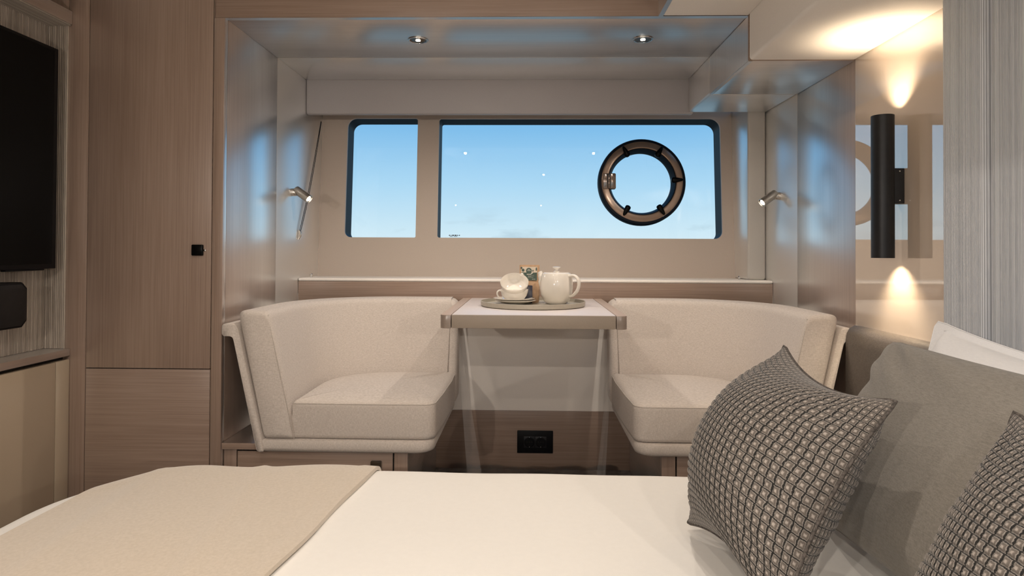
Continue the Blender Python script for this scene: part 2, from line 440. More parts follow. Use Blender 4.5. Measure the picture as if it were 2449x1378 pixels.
# ---- left side walls
wl_ = sgroup('wall_left')
B(XL - .02, XL, YN + .022, Y1 - .0005, 0, ZC + .02).build('wood_panel', 'wood_z', wl_, .001)
B(XL - .02, XL, Y1 + .0005, 2.95, 0, ZC + .04).build('leather_panel', 'leather', wl_, .001)
B(-1.52, -1.487, YB - .1, YN, .571, 1.569).build('fabric_panel', 'wall_fabric_y', wl_)
B(-1.487, -1.4255, YN - .004, YN + .02, .571, 1.569).build('fabric_return', 'wall_fabric_x', wl_)
B(-1.487, -1.416, YB - .1, YN - .0045, 1.5655, 1.5695).build('fabric_soffit', 'wall_fabric_x', wl_)
B(-1.72, -1.4252, YN + .0005, YN + .02, 0, ZTOP).build('end_panel', 'wood_z', wl_)
B(-1.75, -1.72, YB - .1, YN + .7, 0, ZTOP + .04).build('hull_panel', 'cubby_shade', wl_)

# ---- right side wall
wr = sgroup('wall_right')
B(XR, XR + .03, YN + .0005, Y1 - .0005, 0, Z2 + .02).build('wood_panel', 'wood_z', wr, .001)
B(XR, XR + .03, Y1 + .0005, 2.95, 0, Z2 + .02).build('leather_panel', 'leather', wr, .001)
B(XR, XR + .03, YB - .1, YN, 0, Z2 + .02).build('gloss_panel', 'gloss_panel', wr)

# ---- wall behind the camera, with the opposite side's window
wnr = sgroup('wall_near')
o1 = [(-1.75, YB, -.05), (1.1, YB, -.05), (1.1, YB, 1.92), (-1.75, YB, 1.92)]
op = rrect(-.7, .75, .95, 1.45, .04)
MB().holes([[Vector(p) for p in o1], [Vector((x, YB, z)) for x, z in op]], None).build('lining', 'wall_white', wnr, solid=False)
MB().holes([[Vector((x, YB - .06, z)) for x, z in op]], None).build('pane', 'glass', wnr, solid=False)

# ================================================================== FITTED FURNITURE
# ---- wardrobe
t = thing('wardrobe', 'tall greige oak wardrobe with square black catch beside the left seat', 'wardrobe', (-1.18, 2.2, 0))
B(-1.424, XL - .021, YN + .022, 2.6, 0, ZTOP - .001).build('carcass', 'wood_z', t)
B(-1.4245, -1.3602, YN, YN + .0215, 0, ZTOP - .001).build('stile', 'wood_z', t, .001)
B(-.9700, XL, YN, YN + .0215, 0, ZC).build('stile', 'wood_z', t, .001)
B(-.9700, XL - .031, YN, YN + .0215, ZC, ZTOP - .001).build('stile', 'wood_z', t, .001)
dr = B(-1.3582, -.9722, YN, YN + .02, .5122, ZTOP - .001).build('door', 'wood_z', t, .001)
B(-1.3582, -.9722, YN, YN + .02, .02, .5098).build('lower_panel', 'wood_x', t, .001)
B(-1.3602, -.97, YN + .0202, YN + .0216, 0, ZTOP - .001).build('gap_shade_sheet', 'recess_shade', t)  # dark sheet put behind the door gaps as their shade
hn = B(-1.0285, -.9945, YN - .012, YN, .858, .892).build('catch', 'screen', dr, .003)
MB().lathe([(.0, 0), (.0035, .0), (.0035, .003), (.0, .0045)], (-.991, YN, .8745), (0, -1, 0), 16).build('catch_pin', 'chrome', dr, smooth=True)

# ---- low cabinet under the television
t = thing('low_cabinet', 'low cabinet with beige lacquered doors under the television', 'cabinet', (-1.5, 1.2, 0))
B(-1.70, -1.4075, YB - .05, YN - .001, .549, .5705).build('top_board', 'wood_y', t, .0015)
B(-1.70, -1.43, YB - .05, YN - .001, 0, .5488).build('carcass', 'recess_shade', t)  # coloured near black for the shade in the recessed gap
B(-1.429, -1.4085, 1.8925, YN - .001, .02, .5380).build('filler_panel', 'lacquer', t, .0015)
B(-1.429, -1.4085, 1.20, 1.8895, .02, .5380).build('door', 'lacquer', t, .0015)
B(-1.429, -1.4085, .50, 1.197, .02, .5380).build('door', 'lacquer', t, .0015)

# ---- overhead shelf
t = thing('overhead_shelf', 'open overhead wooden shelf above the television', 'shelf', (-1.55, 1.2, 1.57))
B(-1.70, -1.4135, YB - .05, YN - .001, 1.5697, 1.6115).build('shelf_board', 'wood_y', t, .0015)
B(-1.70, -1.45, 1.80, 1.818, 1.612, ZTOP - .001).build('divider', 'wood_z', t, .001)
B(-1.70, -1.6985, YB - .05, YN - .001, 1.612, ZTOP - .001).build('back_panel', 'cubby_shade', t)

# ---- television
t = thing('television', 'flat black television on the ribbed fabric wall', 'television', (-1.45, 1.3, .81))
B(-1.462, -1.436, .76, 1.880, .83, 1.465).build('housing', 'black_plastic', t, .006)
B(-1.436, -1.4215, .745, 1.902, .818, 1.479).build('bezel', 'black_plastic', t, .002)
B(-1.4217, -1.4206, .755, 1.885, .832, 1.470).build('screen', 'screen', t)
B(-1.4865, -1.462, 1.15, 1.5, 1.0, 1.3).build('wall_bracket', 'black_metal', t)
B(-1.440, -1.424, 1.72, 1.86, .8135, .8178).build('sensor_bar', 'black_plastic', t, .001)

# ---- speaker bar
t = thing('sound_bar', 'black sound bar with cut corners below the television', 'speaker', (-1.45, 1.4, .655))
c_ = .018
oct_ = [(1.0 + c_, .655), (1.797 - c_, .655), (1.797, .655 + c_), (1.797, .783 - c_), (1.797 - c_, .783), (1.0 + c_, .783), (1.0, .783 - c_), (1.0, .655 + c_)]
MB().prism(oct_, -1.478, -1.4235, 'x').build('housing', 'black_plastic', t, .004)
MB().prism([(y * .985 + .021, z * .9 + .072) for y, z in oct_], -1.4235, -1.4215, 'x').build('grille', 'black_metal', t, .001)
B(-1.4868, -1.478, 1.2, 1.5, .69, .75).build('wall_bracket', 'black_metal', t)

# ---- headboard of ribbed fabric
t = thing('headboard', 'tall ribbed grey fabric headboard panels behind the pillows', 'headboard', (.955, .6, .2))
ys = [1.494, 1.340, 1.02, .70, .38, .06, -.26, -.58]
for a, b in zip(ys[1:], ys[:-1]):
    pts = []
    r_ = .024
    for k in range(7):
        an = R(90 * k / 6); pts.append((.935 + r_ - r_ * math.sin(an), b - .001 - r_ + r_ * math.cos(an)))
    for k in range(7):
        an = R(90 * k / 6); pts.append((.935 + r_ - r_ * math.cos(an), a + .001 + r_ - r_ * math.sin(an)))
    pts += [(.974, a + .001), (.974, b - .001)]
    MB().prism(pts, .20, Z2 - .002).build('panel', 'head_fabric', t, smooth=True, angle=60)

# ---- padded taupe strip along the wall beside the bed head
prof = [(.9755, .30), (.9755, .662), (.960, .6635), (.945, .655), (.937, .640), (.934, .61), (.934, .30)]
tag(MB().loft([[(x, y, z) for x, z in prof] for y in (1.4965, 1.512, 1.905, 1.923)]).build('side_bolster', 'taupe_satin', None, 0, smooth=True, origin=(.955, 1.7, .3)),
    'padded dark taupe satin wall bolster under the glossy panel', 'bolster')

# ================================================================== SEATS
def seat(mir, label_seat, label_base):
    mx = (lambda x: 2 * X0 - x) if mir else (lambda x: x)
    org = (mx(-.6), 2.25, .262)
    t = thing('corner_seat', label_seat, 'seat', org)
    def P(x, y, z): return (mx(x), y, z)
    # plan path of the inner top edge: front end -> corner arc -> right end
    path = []
    xi, yb, ra = -.792, 2.498, .30
    y0, x1 = 1.94, -.272
    for k in range(9): path.append(((xi, y0 + (yb - ra - y0) * k / 8), (-1, 0)))
    for k in range(1, 13):
        a = R(180 - 90 * k / 12); path.append(((xi + ra + ra * math.cos(a), yb - ra + ra * math.sin(a)), (math.cos(a), math.sin(a))))
    for k in range(1, 9): path.append(((xi + ra + (x1 - xi - ra) * k / 8, yb), (0, 1)))
    def ring(sec, i, tangent=0.0):
        (x, y), (nx, ny) = path[i]
        tx, ty = (ny * -1, nx) if False else (-ny, nx)
        # forward tangent of the path
        fx, fy = (0, 1) if i < 9 else ((1, 0) if i > 20 else (ny, -nx))
        out = []
        for n_, z in sec:
            X = x + nx * n_ + fx * tangent; Y = y + ny * n_ + fy * tangent
            out.append(P(max(X, XL + .003), min(Y, YS - .006), z))
        return out
    def rsec(pts, r, seg=5):
        out = []
        for i in range(len(pts)):
            p0, p1, p2 = Vector(pts[i - 1]), Vector(pts[i]), Vector(pts[(i + 1) % len(pts)])
            rr = r[i]
            a = p1 + (p0 - p1).normalized() * rr; b = p1 + (p2 - p1).normalized() * rr
            for k in range(seg + 1):
                s_ = k / seg; q = a * (1 - s_) ** 2 + p1 * 2 * s_ * (1 - s_) + b * s_ ** 2
                out.append((q.x, q.y))
        return out
    def inset(sec, d):
        cx = sum(p[0] for p in sec) / len(sec); cz = sum(p[1] for p in sec) / len(sec)
        return [(cx + (a - cx) * (1 - d / .05), cz + (b - cz) * (1 - d / .19)) for a, b in sec]
    # --- back cushion
    sec = rsec([(-.090, .305), (.004, .305), (.093, .694), (-.006, .690)], [.010, .010, .030, .022])
    rings = [ring(inset(sec, .016), 0, -.012), ring(inset(sec, .006), 0, -.008), ring(sec, 0, .004)]
    rings += [ring(sec, i) for i in range(1, len(path) - 1)]
    L = len(path) - 1
    def low(sc_, dz): return [(a, b - dz * max(0, (b - .45) / .245)) for a, b in sc_]
    rings += [ring(low(sec, .002), L, -.036), ring(low(sec, .007), L, -.020), ring(low(sec, .017), L, -.008), ring(low(inset(sec, .006), .028), L, -.001), ring(low(inset(sec, .018), .038), L, .003)]
    bc = MB().loft(rings).build('back_cushion', 'seat_fabric', t, smooth=True, angle=70)
    topn = (-.0035, .6785)
    sl = [ring([topn], i)[0] for i in range(len(path) - 1)] + [ring([(-.0035, .6785 - dz)], len(path) - 1, tg)[0] for dz, tg in ((.002, -.036), (.007, -.020), (.017, -.008), (.030, -.001))]
    sl[0] = ring([(-.0035, .6785)], 0, -.006)[0]
    fr = [ring([(-.0035 - .084 * q, .6785 - .37 * q)], 0, -.0085)[0] for q in [k / 10 for k in range(10, 0, -1)]]
    MB().tube(fr + sl, .0016, 6).build('piping', 'seam', bc, smooth=True)
    for i in (10, 20):
        MB().tube([ring([(-.0045 - .082 * q, .6785 - .36 * q)], i)[0] for q in [k / 8 for k in range(9)]], .0012, 6).build('stitch_line', 'seam', bc, smooth=True)
    # --- seat cushion
    off = -.077
    pl = [path[i][0] for i in range(len(path))]
    inner = [(x - nx * -off, y - ny * -off) for (x, y), (nx, ny) in path]
    inner = [(x + nx * off, y + ny * off) for (x, y), (nx, ny) in path]
    inner[0] = (inner[0][0], 1.945)
    outl = list(inner)
    xe = -.270
    outl[-1] = (xe - .004, outl[-1][1])
    outl += [(xe, 2.30), (xe - .004, 2.10)]
    for k in range(7):
        a = R(-90 * k / 6); outl.append((xe - .010 - .035 + .035 * math.cos(a), 1.94 + .035 + .035 * math.sin(a)))
    outl += [(-.40, 1.939), (-.56, 1.939), (-.70, 1.941)]
    cx = -.48; cy = 2.17
    def ins(d):
        out = []
        n = len(outl)
        for i, (x, y) in enumerate(outl):
            a, b = Vector(outl[i - 1]), Vector(outl[(i + 1) % n]); tv = (b - a); tv.normalize()
            nv = Vector((-tv.y, tv.x))
            if nv.dot(Vector((cx - x, cy - y))) < 0: nv = -nv
            out.append((x + nv.x * d, y + nv.y * d))
        return out
    rr = []
    for d, z in [(.012, .3045), (.002, .308), (0, .318), (0, .40), (.0015, .409), (.007, .417), (.016, .4215)]:
        rr.append([P(x, y, z) for x, y in ins(d)])
    base_ = ins(.016)
    for q, z in [(.8, .4265), (.55, .430), (.25, .432)]:
        rr.append([P(cx + (x - cx) * q, cy + (y - cy) * q, z) for x, y in base_])
    sc = MB().loft(rr).build('seat_cushion', 'seat_fabric', t, smooth=True, angle=70)
    pp = ins(.0022)
    fr = [P(x, y, .4105) for x, y in pp[len(path) - 1:]] + [P(pp[0][0], pp[0][1], .4105)]
    MB().tube(fr, .0018, 6).build('piping', 'seam', sc, smooth=True)
    # --- upholstered shell: base plate + rising back with turned flange
    bp_ = [(x + nx * -.005, y + ny * -.005) for (x, y), (nx, ny) in path]
    bp_ = [(x, y) for x, y in bp_]
    bp_[0] = (bp_[0][0], 1.932)
    xe = -.284
    plate = [(x - (.016 if i < 9 else .016 * max(0, 1 - (i - 8) / 8)), y) for i, (x, y) in enumerate(bp_)]
    plate[-1] = (xe, plate[-1][1])
    for k in range(7):
        a = R(-90 * k / 6); plate.append((xe - .045 + .045 * math.cos(a), 1.932 + .045 + .045 * math.sin(a)))
    rings = []
    cxp, cyp = -.54, 2.2
    for dd, z in [(.030, .2632), (.012, .2645), (.003, .270), (0, .280), (0, .298), (.004, .3035), (.012, .304)]:
        rings.append([P(x - (dd if x > cxp else -dd) * (1 if abs(x - cxp) > .2 else .3), y + (dd if y < cyp else -dd * .3) * (1 if y < 1.99 or y > 2.3 else .2), z) for x, y in plate])
    MB().loft(rings).build('shell_base', 'seat_fabric', t, smooth=True, angle=60)
    ssec = rsec([(.0055, .268), (.020, .264), (.104, .618), (.137, .618), (.137, .652), (.090, .656), (.010, .306)], [.003, .008, .012, .006, .012, .020, .004], 4)
    srings = [ring(inset(ssec, .004), 0, -.012), ring(ssec, 0, -.008)] + [ring(ssec, i) for i in range(1, 15)]
    MB().loft(srings).build('shell_back', 'seat_fabric', t, smooth=True, angle=55)
    # --- wooden base
    b0 = thing('seat_base', label_base, 'seat base', (mx(-.65), 2.2, 0))
    def BX(x0, x1, *r): a, b = sorted((mx(x0), mx(x1))); return B(a, b, *r)
    BX(XL + .001, -.816, 1.952, YS - .004, .266, .286).build('top_board', 'wood_x', b0, .0015)
    BX(XL + .001, -.897, 1.97, 1.99, .001, .2655).build('stile', 'wood_z', b0, .001)
    BX(-.4085, -.367, 1.97, 1.99, .001, .262).build('stile', 'wood_z', b0, .001)
    BX(-.8965, -.409, 1.985, 1.99, .001, .262).build('gap_shade_sheet', 'recess_shade', b0)  # dark sheet that paints the shade around the drawer
    BX(-.3875, -.369, 1.991, YS - .004, .001, .262).build('side_panel', 'wood_y', b0, .001)
    BX(XL + .001, -.388, 1.991, YS - .004, .001, .262).build('carcass', 'wood_y', b0)
    dr = BX(-.893, -.4125, 1.968, 1.984, .02, .2575).build('drawer', 'wood_x', b0, .0015)
    BX(-.478, -.446, 1.952, 1.968, .202, .235).build('knob', 'smoke_glass', dr, .003)
seat(False, 'cream upholstered corner seat with back cushion beside the wardrobe', 'oak seat base with drawer and square knob beside the wardrobe')
seat(True, 'cream upholstered corner seat with back cushion beside the wall sconce', 'oak seat base with drawer below the seat by the sconce')

# ================================================================== TABLE
t = thing('table', 'small wall-hung table with pale laminate top and rounded taupe corners', 'table', (X0, 2.25, .645))
ta, tb, yf = -.263, .294, 1.915
B(ta + .034, tb - .034, yf + .012, YS - .004, .648, .6858).build('tabletop', 'table_laminate', t, .001)
B(ta + .0345, tb - .0345, yf, yf + .0118, .6465, .6853).build('front_edge', 'table_edge', t, .0012)
for s, x0, x1 in ((0, ta, ta + .032), (1, tb - .032, tb)):
    r_ = (.020, .001, .001, .001) if s == 0 else (.001, .020, .001, .001)
    pl = rrect(x0, x1, yf + .001, YS - .004, r_, 8)
    MB().prism(pl, .648, .6860).build('side_rail', 'table_rail', t, .001)
    capl = rrect(x0 - .0006, x1 + .0002, yf - .0004, yf + .045, (.020, .001, .001, .001) if s == 0 else (.001, .020, .001, .001), 8)
    MB().prism(capl, .6455, .6852).build('corner_cap', 'table_cap', t, .001)
B(-.05, .09, 2.35, YS - .004, .60, .6478).build('wall_bracket', 'table_edge', t, .002)

# ---- clear film hanging under the table
t = thing('plastic_film', 'clear plastic protective film hanging below the table to the floor', 'film', (X0, 2.3, .002))
def film(x0t, x1t, x0b, x1b, y, name, mat):
    m = MB(); N = 14; rows = []
    for k in range(N + 1):
        q = k / N; z = .645 * (1 - q) + .004 * q
        a = x0t + (x0b - x0t) * q; b = x1t + (x1b - x1t) * q
        rows.append([(a + (b - a) * j / 6, y - .03 * q + .003 * math.sin(j * 1.7 + k * .6) * q, z) for j in range(7)])
    vs = [p for r in rows for p in r]; fs = []
    for k in range(N):
        for j in range(6):
            a = k * 7 + j; fs.append((a, a + 1, a + 8, a + 7))
    return m.add(vs, fs).build(name, mat, t, smooth=True, solid=False)
film(-.252, -.248, -.195, -.135, 2.22, 'folded_edge', 'film_fold')
film(.291, .295, .222, .256, 2.22, 'folded_edge', 'film_fold')
m = MB(); nx_, ny_ = 40, 14; vs = []; fs = []
rnd = random.Random(3)
for j in range(ny_ + 1):
    for i in range(nx_ + 1):
        x = -.31 + .66 * i / nx_; y = 2.05 + .53 * j / ny_
        z = .010 + .012 * abs(math.sin(x * 21 + y * 9)) * abs(math.sin(y * 17 - x * 5)) + rnd.random() * .006
        if j == ny_: z += .004
        vs.append((x, y, z))
for j in range(ny_):
    for i in range(nx_):
        a = j * (nx_ + 1) + i; fs.append((a, a + 1, a + nx_ + 2, a + nx_ + 1))
m.add(vs, fs).build('crumpled_sheet', 'film', t, smooth=False, solid=False)

# ---- power socket
t = thing('power_socket', 'black double power socket on the dark wood panel below the table', 'socket', (.03, YS - .002, .11))
B(-.042, .101, YS - .010, YS - .0022, .0665, .1560).build('plate', 'black_plastic', t, .002)
for k, xc in enumerate((.0068, .0522)):
    o = B(xc - .0222, xc + .0222, YS - .0115, YS - .0101, .089, .1335).build('insert', 'black_metal', t, .0008)
    MB().lathe([(.0205, 0), (.0205, .0012), (.0185, .0016), (.0175, -.0002), (0, -.0002)], (xc, YS - .0117, .1113), (0, -1, 0), 28).build('rim', 'black_plastic', o, smooth=True)
    for dx in (-.0095, 0, .0095):
        MB().lathe([(.0024, 0), (.0024, .0006), (0, .0006)], (xc + dx, YS - .0120, .1113), (0, -1, 0), 12).build('pin_hole', 'recess_shade', o)
    for dz in (-.0190, .0190):
        MB().lathe([(.0016, 0), (.0016, .001), (0, .0014)], (xc, YS - .0125, .1113 + dz), (0, -1, 0), 10).build('earth_contact', 'chrome', o)

# ================================================================== TEA THINGS
ZT = .6860
TX, TY = .016, 2.255
tag(MB().lathe([(0, 0), (.176, 0), (.1815, .003), (.1825, .0172), (.1800, .0178), (.1785, .006), (.172, .0048), (0, .0048)], (TX, TY, ZT), seg=72)
    .build('serving_tray', 'tray_grey', None, smooth=True, origin=(TX, TY, ZT), angle=35), 'round grey-green serving tray with low rim on the table', 'tray')
ZF = ZT + .0048
# teapot
px_, py_ = .0990, 2.276
t = thing('teapot', 'white porcelain teapot with flat lid and loop handle on the tray', 'teapot', (px_, py_, ZF))
body = MB().lathe([(0, 0), (.032, 0), (.035, .002), (.046, .012), (.0560, .033), (.0590, .056), (.0575, .078), (.0525, .104), (.0505, .1085), (.047, .1095), (.045, .106), (0, .1055)], (px_, py_, ZF), seg=56).build('body', 'porcelain', t, smooth=True)
lid = MB().lathe([(0, .1062), (.0445, .1062), (.0460, .1085), (.0440, .1115), (.030, .1125), (0, .1132)], (px_, py_, ZF), seg=48).build('lid', 'porcelain', t, smooth=True)
MB().lathe([(0, .1130), (.0120, .1131), (.0085, .1165), (.0062, .1205), (.0080, .1245), (.0148, .1290), (.0150, .1302), (.010, .1312), (0, .1314)], (px_, py_, ZF), seg=32).build('knob', 'porcelain', lid, smooth=True)
dx, dy = math.cos(R(-33)), math.sin(R(-33))
hp = [(.050, .098), (.066, .102), (.080, .097), (.0885, .084), (.0895, .068), (.0840, .052), (.0745, .040), (.0640, .032), (.054, .030)]
def smoothpath(pts, n=4):
    out = []
    for i in range(len(pts) - 1):
        p0, p1, p2, p3 = [Vector(pts[min(max(i + k, 0), len(pts) - 1)]) for k in (-1, 0, 1, 2)]
        for k in range(n):
            u = k / n
            out.append(.5 * ((2 * p1) + (-p0 + p2) * u + (2 * p0 - 5 * p1 + 4 * p2 - p3) * u * u + (-p0 + 3 * p1 - 3 * p2 + p3) * u ** 3))
    return out + [Vector(pts[-1])]
MB().tube(smoothpath([(px_ + dx * r, py_ + dy * r, ZF + h) for r, h in hp]), .0052, 12, flat=1.7, flatdir=(-dy, dx, 0)).build('handle', 'porcelain', t, smooth=True)
MB().tube(smoothpath([(px_ - dx * r, py_ - dy * r, ZF + h) for r, h in [(.045, .050), (.055, .062), (.061, .085), (.066, .102), (.070, .111)]]), [.017] * 4 + [.0145] * 4 + [.0115] * 4 + [.009] * 5, 16).build('spout', 'porcelain', t, smooth=True)
# saucers
sxp = [(0, 0), (.030, 0), (.034, .0012), (.050, .005), (.068, .0105), (.0735, .0130), (.0738, .0142), (.0720, .0148), (.064, .0115), (.045, .0062), (.033, .0045), (0, .0045)]
scx, scy = -.0495, 2.272
tag(MB().lathe(sxp, (scx + .004, scy, ZF), seg=56).build('saucer', 'porcelain', None, smooth=True, origin=(scx + .004, scy, ZF)), 'white porcelain saucer lying directly on the tray', 'saucer', 'saucers on the tray')
tag(MB().lathe(sxp, (scx - .001, scy - .002, ZF + .0066), seg=56).build('saucer', 'porcelain', None, smooth=True, origin=(scx - .001, scy, ZF + .0066)), 'upper white saucer carrying the upright cup', 'saucer', 'saucers on the tray')
# cups
def cup(label, loc, tilt, hang, group):
    t = thing('cup', label, 'cup', loc, group)
    rot = Matrix.Rotation(R(tilt), 4, 'X') @ Matrix.Rotation(R(hang), 4, 'Z')
    prof = [(0, 0), (.027, 0), (.029, .0015), (.036, .007), (.0440, .018), (.0480, .030), (.0496, .0400), (.0492, .0412), (.0482, .0400), (.0462, .030), (.0420, .0185), (.034, .0090), (.024, .0055), (0, .0050)]
    mb = MB().lathe(prof, (0, 0, 0), seg=56)
    hm = MB().tube(smoothpath([(.046, 0, .034), (.054, 0, .0365), (.0610, 0, .031), (.0615, 0, .022), (.055, 0, .0125), (.043, 0, .0105)]), .0030, 10, flat=1.6, flatdir=(0, 1, 0))
    for m_, nm in ((mb, 'bowl'), (hm, 'handle')):
        m_.v = [tuple(Vector(loc) + rot @ Vector(v)) for v in m_.v]
        m_.build(nm, 'porcelain', t, smooth=True)
cz = ZF + .0066 + .0046
cup('upright white porcelain cup standing on the stacked saucers', (scx, scy, cz), 0, 195, 'tea cups')
cup('tilted white porcelain cup lying in the upright cup', (scx + .0005, scy + .006, cz + .0345), 38, 62, 'tea cups')
# kraft pouch
t = thing('paper_pouch', 'brown kraft paper pouch with dark green label behind the cups', 'pouch', (.004, 2.345, ZF))
rings = []
for z, w, d in [(0, .033, .020), (.004, .035, .023), (.030, .0365, .023), (.060, .0365, .017), (.090, .0362, .009), (.112, .0362, .0035), (.1355, .0362, .0012)]:
    cxx = .004
    rings.append([(cxx - w, 2.345, ZF + z), (cxx - w * .93, 2.345 - d * .8, ZF + z), (cxx - w * .4, 2.345 - d, ZF + z + .0004), (cxx + w * .4, 2.345 - d * .98, ZF + z), (cxx + w * .93, 2.345 - d * .8, ZF + z), (cxx + w, 2.345, ZF + z),
                  (cxx + w * .93, 2.345 + d * .8, ZF + z), (cxx, 2.345 + d, ZF + z), (cxx - w * .93, 2.345 + d * .8, ZF + z)])
po = MB().loft(rings).build('bag', 'kraft', t, smooth=True, angle=40)
def front(z):   # front surface y of the pouch at height z
    tbl = [(0, .020), (.03, .023), (.06, .017), (.09, .009), (.112, .0035), (.1355, .0012)]
    for (a, p), (b, q) in zip(tbl, tbl[1:]):
        if a <= z <= b: return 2.345 - (p + (q - p) * (z - a) / (b - a)) - .0012
def patch(poly, e=0): return [(x, front(z) - e, ZF + z) for x, z in poly]
def lab(name, polys, mat, e):
    m = MB()
    for p in polys: m.add(patch(p, e), [tuple(range(len(p)))])
    return m.build(name, mat, t, solid=False)
def stripz(x0, x1, zs): return [[(x0, a), (x1, a), (x1, b), (x0, b)] for a, b in zip(zs, zs[1:])]
lb = lab('label_band', stripz(-.027, .0315, [.108, .112, .1285]), 'label_cream', .0004)
lab('label_panel', stripz(-.0255, .0305, [.0795, .09, .108]), 'label_green', .0004)
lab('emblem', [[(.0015 + .0105 * math.cos(a), .1145 + .0105 * math.sin(a)) for a in [2 * math.pi * k / 24 for k in range(24)]]], 'label_green', .0014)
for cx_, cz_, ra_, rb_ in ((-.0195, .1165, .005, .0055), (-.0255, .1245, .0032, .004), (.0163, .1145, .0022, .003), (.0285, .1205, .0024, .0065)):
    lab('leaf_print', [[(cx_ + ra_ * math.cos(a), cz_ + rb_ * math.sin(a)) for a in [2 * math.pi * k / 14 for k in range(14)]]], 'label_green', .0012)
def bar(x0, x1, z0, z1): return [(x0, z0), (x1, z0), (x1, z1), (x0, z1)]
txt = [bar(-.0018, .0008, .1178, .1198), bar(.0014, .0042, .1178, .1198)]
txt += [bar(-.0040 + k * .0026, -.0022 + k * .0026, .1140, .1160) for k in range(5)]
txt += [bar(-.0060 + k * .0034, -.0036 + k * .0034, .1000, .1030) for k in range(5)] + [[(.0075, .1030), (.0125, .1075), (.0165, .1080), (.0135, .1035)]]
txt += [bar(-.002 + k * .0045, .0015 + k * .0045, .0962, .0968) for k in range(5)] + [bar(-.002, .010, .0938, .0944)]
txt += [bar(-.002 + k * .004, .0012 + k * .004, .0900, .0907) for k in range(5)] + [bar(.013, .0185, .0838, .0850), bar(.0195, .0245, .0838, .0850), bar(-.004, .001, .0838, .0848)]
lab('printed_text', txt, 'label_ink', .0022)
tag(MB().loft([[(-.018, 2.307, ZF), (.014, 2.307, ZF), (.014, 2.313, ZF), (-.018, 2.313, ZF)], [(-.018, 2.302, ZF + .03), (.0145, 2.302, ZF + .03), (.0145, 2.314, ZF + .03), (-.018, 2.314, ZF + .03)],
               [(-.017, 2.311, ZF + .064), (.0145, 2.311, ZF + .0625), (.0145, 2.313, ZF + .0625), (-.017, 2.313, ZF + .064)]]).build('sachet', 'sachet', None, .001, origin=(0, 2.31, ZF)),
    'small dark blue sachet leaning between the cups and the pouch', 'sachet')

# ================================================================== LAMPS
def spot(name, loc, dr, watts, ang, blend, size, parent=None, col=WARM):
    ld = bpy.data.lights.new(name, 'SPOT'); ld.energy = watts; ld.color = col; ld.spot_size = R(ang); ld.spot_blend = blend; ld.shadow_soft_size = size
    o = bpy.data.objects.new(name, ld); COL.objects.link(o)
    o.rotation_euler = Vector(dr).to_track_quat('-Z', 'Y').to_euler()
    if parent is not None:
        o.parent = parent; o.location = Vector(loc) - Vector(parent['_o'])
    else: o.location = loc
    return o
def downlight(x, y, z, watts, label, group, ang=130, aim=(0, 0, -1)):
    t = thing('downlight', label, 'downlight', (x, y, z), group)
    MB().lathe([(.0345, -.0002), (.0345, -.0022), (.0325, -.0030), (.0285, -.0020), (.0280, .0)], (x, y, z), seg=40, closed_prof=True).build('trim_ring', 'chrome', t, smooth=True)
    MB().lathe([(.0284, -.0006), (.0284, -.0012), (.020, -.0004), (0, -.0004), (0, -.0002)], (x, y, z), seg=32).build('reflector', 'smoke_glass', t, smooth=True)
    MB().lathe([(0, -.0006), (.0080, -.0006), (.0080, -.0026), (.006, -.0032), (0, -.0034)], (x, y, z), seg=24).build('bulb', 'bulb', t, smooth=True)
    spot('lamp', (x, y, z - .006), aim, watts, ang, 1.0, .008, t)
for x, n_ in ((-.3775, 'above the seat beside the wardrobe'), (.3805, 'beside the stepped bulkhead')):
    downlight(x, 2.1645, ZC, NICHE_W, 'small round chrome downlight in the wooden soffit ' + n_, 'downlights in the wooden soffit', 150)
for x in (-.72, .12):
    for y, k_ in ((.75, 1.45), (-.35, 2.3)):
        downlight(x, y, ZTOP, DOWN_W * k_, 'small round chrome downlight in the raised ceiling over the bed', 'downlights in the raised ceiling', 160)

B(-1.0, X2, YB + .001, -.60, ZC, ZC + .02).build('soffit_panel', 'wood_x', ce, .002)
for x in (-.38, .38):  # unseen tilted lamps, added to light the panel under the table
    downlight(x, -.80, ZC, 30.0, 'unseen chrome downlight added in the opposite soffit to light below the table', 'added fill lamps in the opposite soffit', 104, (0, .72, -.69))
